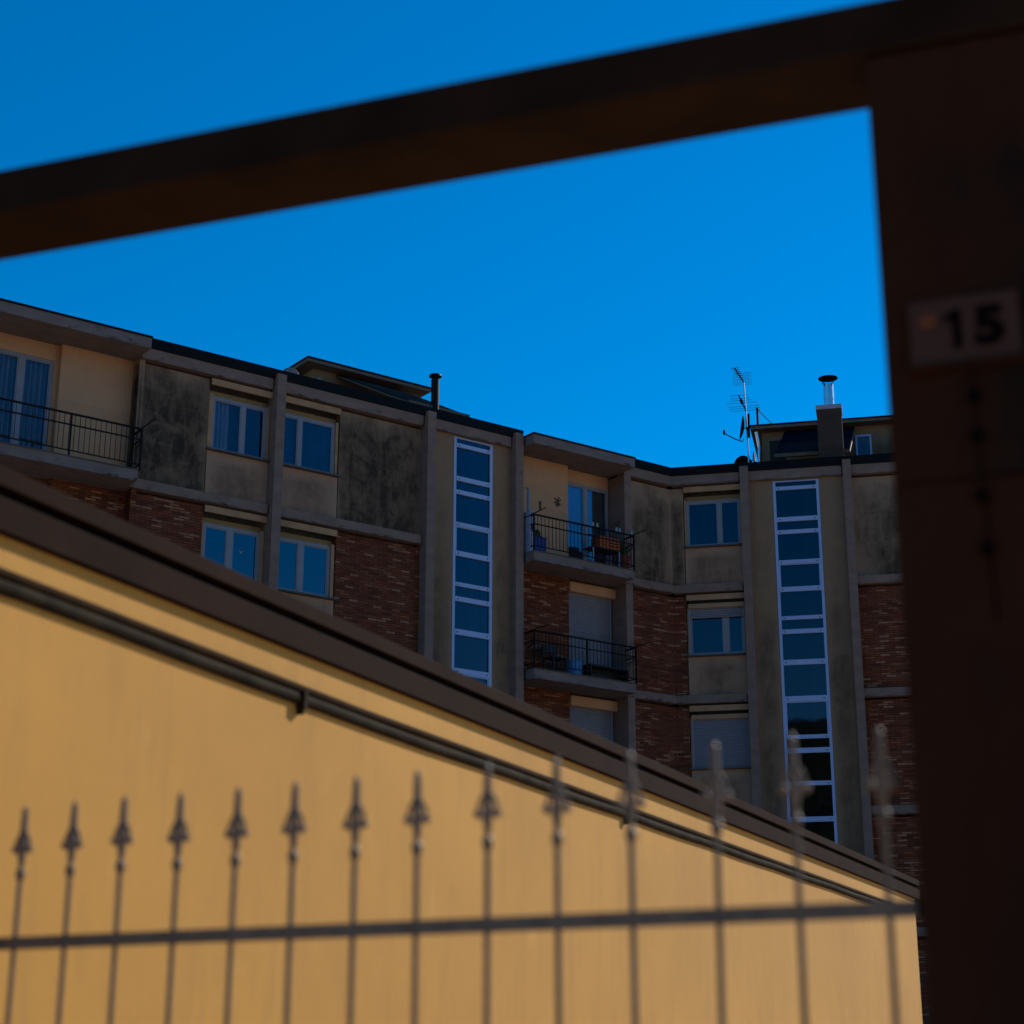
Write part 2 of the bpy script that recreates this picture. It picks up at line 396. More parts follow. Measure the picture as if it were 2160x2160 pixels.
# ---- wall panels, lintels, windows
def panel(fr, s0, s1, z0, z1, mat, o=-0.14, name='wall_panel'):
    if name == 'wall_panel': z1 -= 0.065            # open shadow joint under the beam
    return bx(name, mat, bld, fr, s0, s1, o-0.22, o, z0, z1)
def curtain_mb(fr, s0, s1, o, z0, z1, amp=0.025, wl=0.11):
    mb = MB(); nn = max(8, int((s1-s0)/0.018)); ph = random.random()*6
    pr = None
    for i in range(nn+1):
        s_ = s0 + (s1-s0)*i/nn
        oo = o + amp*math.sin(2*math.pi*s_/wl + ph + 0.8*math.sin(s_*9)) + amp*0.4*math.sin(s_*71)
        cur = (fr.p(s_, oo, z0), fr.p(s_, oo, z1), s_)
        if pr: mb.face([pr[0], cur[0], cur[1], pr[1]], None, None, 0, True)
        pr = cur
    return mb
def frame_mb(fr, s0, s1, o0, o1, z0, z1, mulls, fw=0.062, mw=0.10, bot=0.055):
    mb = MB()
    mb.box(fr, s0, s0+fw, o0, o1, z0, z1); mb.box(fr, s1-fw, s1, o0, o1, z0, z1)
    mb.box(fr, s0+fw, s1-fw, o0, o1-0.003, z1-fw, z1); mb.box(fr, s0+fw, s1-fw, o0, o1-0.003, z0, z0+bot)
    for c in mulls: mb.box(fr, c-mw/2, c+mw/2, o0, o1-0.005, z0+bot, z1-fw)
    return mb
def window(fr, s0, s1, z0, z1, mulls, o=-0.215, mat='white', gl='glass', curtains=(), sash=True, name='window', mw=0.10):
    wmb = frame_mb(fr, s0, s1, o-0.06, o, z0, z1, mulls, mw=mw)
    if sash:                         # each casement has its own slim inner frame, a step back
        ed = [s0+0.062] + [x for c in mulls for x in (c-mw/2, c+mw/2)] + [s1-0.062]
        for a, b in zip(ed[::2], ed[1::2]):
            t = 0.028
            wmb.box(fr, a, a+t, o-0.05, o-0.018, z0+0.055, z1-0.062); wmb.box(fr, b-t, b, o-0.05, o-0.018, z0+0.055, z1-0.062)
            wmb.box(fr, a+t, b-t, o-0.05, o-0.02, z0+0.055, z0+0.083); wmb.box(fr, a+t, b-t, o-0.05, o-0.02, z1-0.09, z1-0.062)
    wo = wmb.build(name, mat, bld)
    ed = [s0+0.062] + [x for c in mulls for x in (c-mw/2, c+mw/2)] + [s1-0.062]
    pm = MB()
    for a, b in zip(ed[::2], ed[1::2]):
        pm.box(fr, a+0.003, b-0.003, o-0.042, o-0.034, z0+0.06, z1-0.067)
    pm.build('pane', gl, wo)
    for (a, b, cm, *rest) in curtains:
        zz = rest[0] if rest else z0
        curtain_mb(fr, a, b, o-0.16, zz, z1-0.03).build('curtain', cm, wo)
    return wo
def slats(fr, s0, s1, o, z0, z1, pitch=0.048):
    mb = MB(); z = z0
    while z < z1 - 0.005:
        zt = min(z1, z+pitch)
        # rounded slat: two facets and a dark joint
        P = fr.p
        mb.face([P(s0,o-0.02,z), P(s1,o-0.02,z), P(s1,o+0.004,z+pitch*0.2), P(s0,o+0.004,z+pitch*0.2)])
        mb.face([P(s0,o+0.004,z+pitch*0.2), P(s1,o+0.004,z+pitch*0.2), P(s1,o+0.002,z+pitch*0.75), P(s0,o+0.002,z+pitch*0.75)])
        mb.face([P(s0,o+0.002,z+pitch*0.75), P(s1,o+0.002,z+pitch*0.75), P(s1,o-0.02,zt), P(s0,o-0.02,zt)])
        z += pitch
    return mb
def bay(fr, k, s0, s1, w0, w1, mulls, **kw):
    """one window bay of storey k between s0 and s1: lintel, shutter box, window, sill, spandrel."""
    zt, zb = ztop(k), zbot(k)
    g_ = 0.012
    panel(fr, s0+g_, s1-g_, zb, zb+1.05, 'spandrel', name='spandrel')
    bx('window_sill', 'sill', bld, fr, s0-0.03, s1+0.02, -0.30, -0.035, zb+1.055, zb+1.092)
    bx('lintel', 'lintel', bld, fr, s0+g_, s1-g_, -0.105, -0.06, zt-0.205, zt-0.055)
    wz0, wz1 = zb+1.095, zt-0.43
    # recessed soffit band over the window, stepped like a roller-shutter housing
    m = MB(); m.box(fr, s0+0.02, s1-0.02, -0.42, -0.30, zt-0.38, zt-0.275); m.box(fr, w0, w1, -0.42, -0.235, wz1+0.002, zt-0.382)
    m.build('shutter_box', 'shutter_box', bld)
    # jambs
    for a, b in ((s0+g_, w0), (w1, s1-g_)):
        if b-a > 0.01: bx('jamb', 'lintel', bld, fr, a, b, -0.40, -0.17, zb+1.095, zt-0.385)
    sh = kw.pop('shutter', None)
    wo = window(fr, w0, w1, wz0, wz1, mulls, **kw)
    if sh is not None:
        box_z = zt-0.40
        m = MB(); m.box(fr, w0-0.015, w1+0.015, -0.26, -0.10, box_z-0.02, box_z+0.115)
        m.build('shutter_housing', 'lintel', wo, bevel=0.03)
        zlow = wz0 + (wz1-wz0)*sh
        slats(fr, w0+0.045, w1-0.03, -0.165, zlow, box_z-0.022).build('roller_shutter', 'shutter', wo)
        bx('shutter_guide', 'white', wo, fr, w0, w0+0.045, -0.213, -0.145, wz0, box_z-0.022)
        bx('shutter_guide', 'white', wo, fr, w1-0.03, w1, -0.213, -0.145, wz0, box_z-0.022)
    return wo

# wing A, from the corner to the left
for k in range(NS):
    zt, zb = ztop(k), zbot(k)
    up = (k == 0)
    panel(A, -1.435, 0.064, zb, zt, 'panel_light' if up else 'brick')                 # corner panel
    # stair bay: two piers each side of the tall strip window
    # (built once below as full-height pieces)
    panel(A, -10.41, -8.075, zb, zt, 'panel' if up else 'brick')                                # big stained panel
    panel(A, -15.62, -13.875, zb, zt, 'panel' if up else 'brick')
    panel(A, -24.0, -19.6, zb, zt, 'panel' if up else 'brick')
    # window bays
    if k == 0:
        bay(A, k, -13.865, -12.28, -13.75, -12.34, [-12.95], gl='glass', curtains=((-13.72, -13.24, 'curtain'), (-12.93, -12.40, 'curtain_blue')))
        bay(A, k, -12.05, -10.42, -11.99, -10.50, [-11.45], gl='glass', curtains=((-11.98, -11.5, 'curtain_blue'), (-11.44, -10.57, 'curtain_blue')))
    else:
        wk = bay(A, k, -13.865, -12.28, -13.81, -12.37, [-13.13], gl='glass_strong', mw=0.14, curtains=((-13.78, -12.4, 'blind'),))
        if k == 1:                                            # small pale bird-shaped sticker on the right-hand pane
            m = MB(); c_ = (-12.83, 12.26); o_ = -0.244
            for q in (((-0.062,0.062),(-0.03,0.03),(0,0.012),(0,-0.03),(-0.022,-0.002)), ((0,-0.03),(0,0.012),(0.03,0.036),(0.066,0.05),(0.026,0.0))):
                m.face([A.p(c_[0]+x, o_, c_[1]+z) for x, z in q])
            m.build('sticker', 'curtain', wk)
        bay(A, k, -12.05, -10.42, -12.0, -10.52, [-11.30], gl='glass_strong', mw=0.14, curtains=((-11.97, -10.55, 'blind'),))
# wing B, from the corner to the right
for k in range(NS):
    zt, zb = ztop(k), zbot(k); up = (k == 0)
    panel(B, -0.062, 0.30, zb, zt, 'panel_light' if up else 'brick')
    panel(B, 4.86, 8.0, zb, zt, 'panel_light' if up else 'brick')
    panel(B, 8.23, 12.0, zb, zt, 'panel_light' if up else 'brick')
    panel(B, 12.23, B1, zb, zt, 'panel_light' if up else 'brick')
    if k == 0: bay(B, k, 0.31, 1.885, 0.36, 1.85, [1.27], gl='stairglass', curtains=((1.33, 1.8, 'curtain_blue'),))
    elif k == 1: bay(B, k, 0.31, 1.885, 0.36, 1.85, [1.34], shutter=0.80, mw=0.14, gl='stairglass')
    else: bay(B, k, 0.31, 1.885, 0.36, 1.85, [1.34], shutter=0.0)

# ---- stair windows: tall strips of panes with bolted cross bars
BARS = [(16.07,15.97),(15.20,15.08),(14.84,14.73),(14.00,13.90),(13.26,13.13),(12.46,12.36),(12.10,11.98),(11.28,11.14),
        (10.31,10.17),(9.29,9.19),(8.95,8.82),(8.09,7.98),(7.18,7.05),(6.36,6.26),(6.0,5.88),(5.12,5.0),(4.2,4.07),(3.4,3.3),(3.05,2.93),(2.1,1.98)]
def stair_window(fr, s0, s1, o):
    fw = 0.075; top = 16.235
    f = MB()
    f.box(fr, s0, s0+fw, o-0.08, o, 1.0, top); f.box(fr, s1-fw, s1, o-0.08, o, 1.0, top)
    f.box(fr, s0+fw, s1-fw, o-0.08, o-0.003, top-0.035, top)
    for a, b in BARS: f.box(fr, s0+fw, s1-fw, o-0.08, o+0.012, b, a)
    # slim casement edge round every other pane
    for i in range(3, len(BARS)-1, 5):
        a, b = BARS[i][1], BARS[i+1][0]
        f.box(fr, s0+fw, s0+fw+0.035, o-0.06, o-0.012, b, a); f.box(fr, s1-fw-0.035, s1-fw, o-0.06, o-0.012, b, a)
        f.box(fr, s0+fw+0.035, s1-fw-0.035, o-0.06, o-0.014, a-0.03, a)
    wo = f.build('stair_window', 'alu', bld)
    p = MB(); edges = [top-0.035] + [x for ab in BARS for x in ab] + [1.0]
    for a, b in zip(edges[::2], edges[1::2]): p.box(fr, s0+fw, s1-fw, o-0.05, o-0.04, b+0.001, a-0.001)
    p.build('pane', 'stairglass', wo)
    bx('stairwell_wall', 'loggia', wo, fr, s0+fw+0.70, s1-fw-0.02, o-0.5, o-0.44, 1.0, top)
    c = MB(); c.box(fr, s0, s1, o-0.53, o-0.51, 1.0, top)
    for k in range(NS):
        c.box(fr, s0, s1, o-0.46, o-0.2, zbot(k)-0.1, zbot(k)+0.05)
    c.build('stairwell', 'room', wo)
    for a, b in BARS[:14]:
        for x in (s0+fw+0.075, s1-fw-0.075):
            m = MB(); m.lathe(fr.p(x, o+0.012, (a+b)/2-0.005), [(0.018, 0), (0.018, 0.008), (0.0001, 0.011)], 8, 0, fr.n)
            m.build('bolt', 'bolt', wo)
for (fr, a, b, s0, s1, zt) in ((A, -7.83, -5.38, -7.12, -5.935, 16.27), (B, 2.115, 4.64, 2.75, 3.985, 16.27)):
    o = -0.11
    bx('stair_pier', 'bay', bld, fr, a, s0-0.008, -0.34, o, 0, zt)
    bx('stair_pier', 'bay', bld, fr, s1+0.008, b, -0.34, o, 0, zt)
    bx('stair_head', 'bay', bld, fr, s0-0.008, s1+0.008, -0.34, o, 16.245, zt)
    stair_window(fr, s0, s1, o+0.01)

# ---- loggias, balconies, canopies
def railing_mb(fr, s0, s1, o, zr, zmid, zlow, zslab, posts, ends=(True, True)):
    mb = MB()
    mb.box(fr, s0, s1, o-0.022, o+0.022, zr-0.035, zr)
    mb.box(fr, s0, s1, o-0.014, o+0.014, zmid-0.028, zmid)
    mb.box(fr, s0, s1, o-0.014, o+0.014, zlow-0.022, zlow)
    n = max(2, round((s1-s0)/0.118))
    for i in range(1, n):
        s_ = s0 + (s1-s0)*i/n
        mb.box(fr, s_-0.0055, s_+0.0055, o-0.0055, o+0.0055, zlow, zr-0.035)
    for s_ in posts: mb.box(fr, s_-0.017, s_+0.017, o-0.017, o+0.017, zslab, zr-0.03)
    for s_, on in ((s0, ends[0]), (s1, ends[1])):
        if not on: continue
        mb.box(fr, s_-0.017, s_+0.017, o-0.02, o+0.02, zslab, zr-0.002)
        mb.box(fr, s_-0.02, s_+0.02, 0.0, o, zr-0.034, zr-0.001)
        mb.box(fr, s_-0.013, s_+0.013, 0.0, o, zmid-0.027, zmid-0.001)
        mb.box(fr, s_-0.013, s_+0.013, 0.0, o, zlow-0.021, zlow-0.001)
        for i in range(1, 4):
            oo = o*i/4; mb.box(fr, s_-0.005, s_+0.005, oo-0.005, oo+0.005, zlow, zr-0.034)
    return mb
def balcony(s0, s1, k, posts):
    zt = zbot(k)+0.02
    m = MB(); m.box(A, s0, s1-0.12, -0.79, 0.46, zt-0.235, zt)
    m.box(A, s1-0.12, s1-0.004, -0.79, -0.004, zt-0.233, zt-0.002)
    b = m.build('balcony', 'slab', bld)
    bx('slab_coping', 'sill', b, A, s0, s1-0.10, -0.02, 0.485, zt+0.001, zt+0.022)
    railing_mb(A, s0+0.03, s1-0.07, 0.43, zt+0.985, zt+0.735, zt+0.16, zt, posts).build('railing', 'iron', b)
    return b
for (s0, s1) in (LOG_L, LOG_R):
    m = MB(); m.box(A, s0, s1, -0.79, 0.46, 16.335, 16.575); c = m.build('canopy', 'slab', bld)
    bx('canopy_flashing', 'flashing', c, A, s0-0.01, s1+0.015, -0.75, 0.48, 16.578, 16.625)
    for k in range(NS):
        balcony(s0, s1, k, [(s0+s1)/2+0.01] if k else ([-17.3] if s0 < -10 else []))
def wall_o(s0, s1, o, z0, z1, mat, name='loggia_wall'):
    return bx(name, mat, bld, A, s0, s1, -0.795, o, z0, z1)
for k in range(NS):
    zf = zbot(k)+0.02; zc = 16.335 if k == 0 else zbot(k-1)-0.215
    up = k == 0
    mat = 'loggia' if up else 'brick'
    # right loggia: wall, step back, door niche, side walls
    wall_o(-5.05, -3.20, -0.50, zf, zc, mat)
    dz = zf+2.50 if up else zf+2.73
    wall_o(-3.20, -1.67, -0.70, dz+0.004, zc, mat)
    if up:
        d = window(A, -3.185, -1.70, zf+0.06, dz, [-2.48], o=-0.66, name='french_door', gl='glass', mw=0.12,
                   curtains=((-3.1, -2.55, 'curtain_blue'), (-2.42, -2.25, 'curtain_blue')))
        bx('threshold', 'white', d, A, -3.6, -2.4, -0.498, -0.40, zf, zf+0.055)
    else:
        d = window(A, -3.185, -1.62, zf+0.02, dz, [-2.48], o=-0.72, name='french_door')
        slats(A, -3.17, -1.78, -0.60, zf+0.02 if k == 1 else zf+0.02, dz-0.28, 0.052).build('roller_shutter', 'shutter', d)
        m = MB(); m.box(A, -3.19, -1.60, -0.69, -0.44, dz-0.28, dz); m.build('shutter_housing', 'loggia', d, bevel=0.05)
        m = MB(); m.box(A, -1.78, -1.73, -0.66, -0.57, zf+0.02, dz-0.285); m.build('shutter_guide', 'white', d)
    wall_o(-5.14, -5.05, -0.004, zf, zc, 'loggia_grey', 'side_wall')
    # left loggia
    wall_o(-17.30, -15.62, -0.47, zf, zc, mat)
    wall_o(-19.6, -17.30, -0.62, zf+2.50, zc, mat)
    wall_o(-17.40, -17.30, -0.62, zf, zf+2.50, mat); wall_o(-19.6, -18.85, -0.62, zf, zf+2.5, mat)
    if up:
        window(A, -18.84, -17.405, zf+0.06, zf+2.495, [-18.12], o=-0.63, name='french_door', gl='glass', mw=0.13,
               curtains=((-18.75, -18.2, 'curtain'), (-18.05, -17.5, 'curtain')))
    else:
        window(A, -18.84, -17.405, zf+0.06, zf+2.495, [-18.12], o=-0.63, name='french_door')
    bx('side_wall', 'panel_light' if up else 'brick', bld, A, -15.62, -15.50, -0.79, -0.105, zf, zc)

# ---- roof structures
def pent(fr, s0, s1, o1, o0, zroof, th, ov, wl, zw=16.7):
    p = bx('penthouse', 'bay', bld, fr, wl[0], wl[1], o0, o1-ov, zw, zroof-th)
    r = MB(); r.box(fr, s0, s1, o0-0.3, o1, zroof-th, zroof-0.05); rr = r.build('penthouse_roof', 'soffit', p)
    bx('penthouse_roof_edge', 'flashing', p, fr, s0-0.02, s1+0.02, o0-0.32, o1+0.02, zroof-0.048, zroof)
    return p
pa = pent(A, -9.51, -5.62, -3.5, -8.5, 18.955, 0.13, 0.4, (-9.12, -5.78))
bx('dark_opening', 'room', pa, A, -8.72, -8.42, -3.93, -3.885, 17.0, 18.36)
m = MB(); m.box(A, -9.02, -8.92, -3.89, -3.80, 18.46, 18.56); m.build('wall_lamp', 'white', pa)
pb = pent(B, 1.98, 9.5, -3.5, -8.5, 19.135, 0.13, 0.4, (2.28, 9.3))
bx('dark_opening', 'room', pb, B, 2.50, 2.95, -3.93, -3.885, 17.0, 18.73)
m = frame_mb(B, 5.0, 5.46, -3.91, -3.85, 17.3, 18.72, [], 0.055); wo = m.build('window', 'alu', pb)
bx('pane', 'glass', pb, B, 5.055, 5.405, -3.895, -3.885, 17.36, 18.66)
m = MB(); m.tube([B.p(2.2, -3.7, 16.8), B.p(2.2, -3.7, 18.5), B.p(2.14, -3.62, 18.95)], 0.045); m.build('downpipe', 'steel', pb)
m = MB(); m.tube([B.p(2.2, -3.6, 19.1), B.p(2.2, -3.6, 19.7)], 0.035); m.tube([B.p(2.2, -3.6, 19.66), B.p(2.65, -3.6, 19.12)], 0.012)
m.build('stay_post', 'iron', pb)
def awning(fr, top, front, oT, oF, zT, zF, par):
    m = MB()
    m.slab([fr.p(front[0], oF, zF), fr.p(front[1], oF, zF), fr.p(top[1], oT, zT), fr.p(top[0], oT, zT)], 0.02)
    a = m.build('awning', 'awning', par)
    m = MB(); m.box(fr, front[0]-0.02, front[1]+0.02, oF-0.03, oF+0.06, zF-0.10, zF+0.0); m.build('awning_bar', 'awning_bar', par)
    m = MB()
    for t, f in zip(top, front):
        m.tube([fr.p(t, oT, zT-0.06), fr.p(f, oF, zF-0.06)], 0.025)
    m.build('awning_arm', 'awning_bar', par)
awning(A, (-8.40, -6.43), (-8.36, -6.58), -3.88, -0.3, 18.83, 16.97, pa)
awning(B, (2.96, 4.99), (2.81, 4.84), -3.88, -0.8, 19.0, 17.24, pb)

# chimney on wing B with steel flue and cone cowl
ch = bx('chimney', 'old_render', bld, B, 4.02, 4.69, -1.15, -0.5, 16.7, 18.36)
bx('chimney_cap', 'greybl', ch, B, 4.0, 4.71, -1.17, -0.48, 18.362, 18.485)
m = MB(); c = B.p(4.37, -0.82, 18.48)
m.lathe(c, [(0.138, 0), (0.138, 0.26), (0.146, 0.262), (0.146, 0.30), (0.138, 0.302), (0.138, 0.72), (0.13, 0.72), (0.13, 0.3)], 28)
m.build('flue', 'steel', ch)
m = MB(); m.lathe(c, [(0.275, 0.90), (0.0005, 0.985), (0.0005, 0.975), (0.27, 0.893), (0.275, 0.90)], 28); m.build('cowl', 'darksteel', ch)
m = MB()
for k in range(4):
    a = k*math.pi/2 + 0.6; e = Vector((math.cos(a), math.sin(a), 0))
    m.tube([c + e*0.14 + Vector((0,0,0.64)), c + e*0.16 + Vector((0,0,0.74)), c + e*0.24 + Vector((0,0,0.905))], 0.012, 6)
m.build('cowl_bracket', 'darksteel', ch)
# black flue on wing A
m = MB(); c = A.p(-7.6, -0.28, 16.78)
m.lathe(c, [(0.14, -0.1), (0.14, 0.04), (0.105, 0.06), (0.105, 0.92), (0.098, 0.92), (0.098, 0.1)], 24)
fl = m.build('flue', 'darksteel', bld)
m = MB(); m.lathe(c, [(0.165, 1.0), (0.15, 1.045), (0.0005, 1.06), (0.0005, 0.995), (0.165, 1.0)], 24)
for k in range(3):
    a = k*2.1; e = Vector((math.cos(a), math.sin(a), 0)); m.tube([c+e*0.095+Vector((0,0,0.9)), c+e*0.095+Vector((0,0,1.0))], 0.012, 6)
m.build('cowl', 'darksteel', fl)

# ------------------------------------------------------------------ antennas and dishes on the roof
base = B.p(2.08, -0.7, 16.76)
an = empty('tv_antenna', base, 'tall galvanised aerial mast with two wire antennas beside the penthouse', 'antenna')
P = lambda s_, o, z: B.p(s_, o, z)
m = MB(); m.tube([P(2.10,-0.7,16.72), P(2.09,-0.7,17.6), P(2.065,-0.7,18.6), P(2.04,-0.7,19.42)], 0.024, 10); m.build('mast', 'steel', an)
m = MB()      # grid antenna at the top: boom with short dipoles and wire reflector
b0, b1 = P(2.05,-0.66,19.40), P(1.84,-0.35,19.72)
m.tube([b0, b1], 0.022, 6)
for i in range(7):
    q = b0 + (b1-b0)*(0.2+0.8*i/6); l = 0.05 + 0.01*i
    m.tube([q - B.d*l, q + B.d*l], 0.010, 5)
m.build('dipole_boom', 'iron', an)
m = MB()
for i in range(9):
    z = 19.36 + 0.045*i; m.tube([P(1.76,-0.74,z-0.01), P(2.26,-0.74,z)], 0.0035, 4)
for i in range(7):
    s_ = 1.76 + 0.5*i/6; m.tube([P(s_,-0.742,19.33), P(s_,-0.742,19.74)], 0.003, 4)
m.build('wire_reflector', 'iron', an)
m = MB()      # middle antenna: slanting boom with folded elements
b0, b1 = P(2.07,-0.66,18.55), P(1.92,-0.25,18.86)
m.tube([b0, b1], 0.02, 6); m.tube([b0+(b1-b0)*0.45, b0+(b1-b0)*0.72], 0.045, 6)
for t_, l in ((0.0, 0.40), (0.14, 0.42), (0.28, 0.42), (0.5, 0.40), (0.66, 0.3), (0.8, 0.27), (1.0, 0.25)):
    q = b0 + (b1-b0)*t_; m.tube([q - B.d*l, q + B.d*l], 0.006, 5)
for t0, t1 in ((0.0, 0.14), (0.28, 0.5)):
    for sg in (-1, 1):
        m.tube([b0+(b1-b0)*t0 + B.d*0.41*sg, b0+(b1-b0)*t1 + B.d*0.41*sg], 0.006, 5)
m.build('folded_elements', 'iron', an)
m = MB(); m.tube([P(2.13,-0.68,17.75), P(2.14,-0.68,18.45)], 0.035, 6); m.box(B, 2.06, 2.15, -0.74, -0.66, 18.0, 18.06); m.build('amplifier', 'iron', an)

def dish(name, c, axis, r, mat, label, arm=None, group='satellite dishes on the roof'):
    t = empty(name, c, label, 'satellite dish', group)
    m = MB(); prof = [(0.0005, 0)] + [(r*i/6, 0.22*r*(i/6)**2) for i in range(1, 7)] + [(r*1.0, 0.22*r-0.012)] + [(r*i/6, 0.22*r*(i/6)**2-0.014) for i in range(5, 0, -1)] + [(0.0005, -0.014)]
    m.lathe(c, prof, 28, 0, axis); m.build('reflector', mat, t)
    if arm:
        m = MB(); m.tube(arm, 0.016, 7); m.build('arm', 'iron', t)
        m = MB(); e = Vector(arm[-1]); d = (e-Vector(arm[-2])).normalized()
        m.tube([e - Vector((0,0,0.03)), e + Vector((0,0,0.06))], 0.035, 8); m.ball(e + Vector((0.0,0,0.07)), 0.035); m.build('receiver', 'iron', t)
    m = MB(); m.tube([Vector(c) - Vector(axis).normalized()*0.02, Vector(c) - Vector(axis).normalized()*0.12, mount_pt(c)], 0.018, 6); m.build('bracket', 'iron', t)
    return t
def mount_pt(c): return Vector((base.x, base.y, c[2])) if (Vector(c)-base).xy.length < 1.2 else Vector((c[0], c[1], 16.75))
c = P(2.0,-0.62,18.02)
dish('satellite_dish', c, Vector((-0.985, 0.12, 0.17)), 0.34, 'darkdish', 'dark dish seen edge-on with a long receiver arm pointing left',
     [P(1.99,-0.62,17.7), P(1.94,-0.62,17.62), P(1.72,-0.6,17.72), P(1.46,-0.56,17.88)])
dish('satellite_dish', P(1.95,-1.1,17.02), Vector((-0.5, 0.85, 0.25)), 0.34, 'darkdish', 'dark dish half sunk behind the black roof edge left of the mast')
dish('satellite_dish', P(2.22,-0.75,17.1), Vector((0.95, -0.25, 0.1)), 0.26, 'dish', 'small beige dish at the foot of the aerial mast')
dish('satellite_dish', A.p(-11.4,-1.0,17.08), Vector((0.35, 0.9, 0.25)), 0.27, 'dish', 'grey dish peeking over the roof edge beside the left penthouse')

# ------------------------------------------------------------------ things on the balconies
ZF = zbot(0)+0.02
def leaves(c, r, h, n, seed=0):
    rr = random.Random(seed); m = MB()
    for i in range(n):
        a = rr.random()*6.28; q = math.sqrt(rr.random())*r; z = rr.random()*h
        p = Vector(c) + Vector((math.cos(a)*q, math.sin(a)*q, z)); l = 0.05+0.06*rr.random()
        d = Vector((rr.uniform(-1,1), rr.uniform(-1,1), rr.uniform(-0.2,1))).normalized(); u = d.cross(Vector((rr.random(), rr.random(), rr.random()))).normalized()*l*0.3
        m.face([p, p+d*l*0.5+u, p+d*l, p+d*l*0.5-u])
    return m
# blue planter
t = empty('flower_trough', A.p(-4.68, 0.12, ZF), 'blue plastic trough with a dark plant in the corner of the top balcony', 'planter')
m = MB(); m.box(A, -4.87, -4.49, 0.02, 0.24, ZF, ZF+0.44); m.box(A, -4.89, -4.47, 0.0, 0.26, ZF+0.442, ZF+0.475); m.build('trough', 'bluepl', t)
leaves(A.p(-4.74, 0.12, ZF+0.45), 0.13, 0.18, 90, 1).build('plant', 'leaf', t)
t = empty('balcony_cabinet', A.p(-4.96, 0.1, ZF), 'grey blue slim cabinet against the left end of the top balcony', 'cabinet')
m = MB(); m.box(A, -5.04, -4.89, -0.15, 0.28, ZF, ZF+1.06); m.build('body', 'greybl', t); bx('lid', 'greybl', t, A, -5.045, -4.87, -0.17, 0.30, ZF+1.062, ZF+1.10)
bx('handle', 'bluepl', t, A, -4.97, -4.93, 0.28, 0.30, ZF+0.55, ZF+0.75)
m = MB(); m.tube([A.p(-4.97, 0.1, ZF+1.1), A.p(-4.96, 0.1, ZF+1.70), A.p(-4.98, 0.1, ZF+1.76), A.p(-5.03, 0.1, ZF+1.75)], 0.026, 8)
tag(m.build('broom_handle', 'lightblue', None, A.p(-4.97, 0.1, ZF+1.1)), 'pale blue hooked pole standing upright on the slim grey cabinet', 'pole')
# table with an orange crate on it
t = empty('folding_table', A.p(-2.5, 0.08, ZF), 'low black table carrying the orange crate on the top balcony', 'table')
bx('table_top', 'blackpl', t, A, -3.0, -2.05, -0.15, 0.28, ZF+0.50, ZF+0.53)
for s_ in (-2.96, -2.09):
    for o in (-0.11, 0.24): bx('leg', 'greybl', t, A, s_-0.015, s_+0.015, o-0.015, o+0.015, ZF, ZF+0.5)
z0 = ZF+0.533
m = MB()
for i in range(4):
    zz = z0+0.02+0.082*i
    m.box(A, -2.74, -2.08, 0.235, 0.25, zz, zz+0.048); m.box(A, -2.74, -2.08, -0.12, -0.105, zz, zz+0.048)
    m.box(A, -2.74, -2.725, -0.105, 0.235, zz, zz+0.048); m.box(A, -2.095, -2.08, -0.105, 0.235, zz, zz+0.048)
for s_ in (-2.742, -2.52, -2.30, -2.108): m.box(A, s_, s_+0.03, 0.246, 0.256, z0, z0+0.32); m.box(A, s_, s_+0.03, -0.126, -0.116, z0, z0+0.32)
m.box(A, -2.74, -2.08, -0.12, 0.25, z0, z0+0.012)
tag(m.build('plastic_crate', 'orange', None, A.p(-2.4, 0.06, z0)), 'orange slatted fruit crate on the low black table', 'crate')
m = MB(); m.slab([A.p(-2.95, 0.1, z0+0.36), A.p(-2.15, 0.12, z0+0.40), A.p(-2.2, -0.1, z0+0.42), A.p(-2.9, -0.1, z0+0.40)], 0.02)
m.box(A, -2.75, -2.70, -0.02, 0.02, z0+0.013, z0+0.365)
tag(m.build('serving_tray', 'blackpl', None, A.p(-2.5, 0.05, z0)), 'black flat tray lying on top of the orange crate', 'tray')
t = empty('potted_plant', A.p(-1.82, 0.2, ZF), 'terracotta pot with a spiky dark plant at the right end of the top balcony', 'potted plant')
m = MB(); m.lathe(A.p(-1.90, 0.22, ZF), [(0.0005,0),(0.11,0),(0.15,0.36),(0.165,0.36),(0.165,0.42),(0.14,0.42),(0.0005,0.40)], 20); m.build('pot', 'terracotta', t)
m = MB(); rr = random.Random(4); c = A.p(-1.90, 0.22, ZF+0.4)
for i in range(46):
    a = rr.random()*6.28; l = 0.25+0.3*rr.random(); d = Vector((math.cos(a)*0.55, math.sin(a)*0.55, 0.5+rr.random())).normalized()
    u = d.cross(Vector((0,0,1))).normalized()*0.016
    e = c + d*l*0.6 + Vector((0,0,0.12*l)); f = c + d*l + Vector((math.cos(a)*0.08, math.sin(a)*0.08, -0.04))
    m.face([c-u, c+u, e+u, e-u]); m.face([e-u, e+u, f])
m.build('leaves', 'leaf', t)
M['jar'] = plain('frosted_jar', (0.24, 0.29, 0.29), 0.25, vary=0.2, scale=30)
M['jar_green'] = plain('greenish_jar', (0.30, 0.36, 0.20), 0.25, vary=0.2, scale=30)
M['jar_mauve'] = plain('mauve_jar', (0.30, 0.26, 0.38), 0.25, vary=0.2, scale=30)
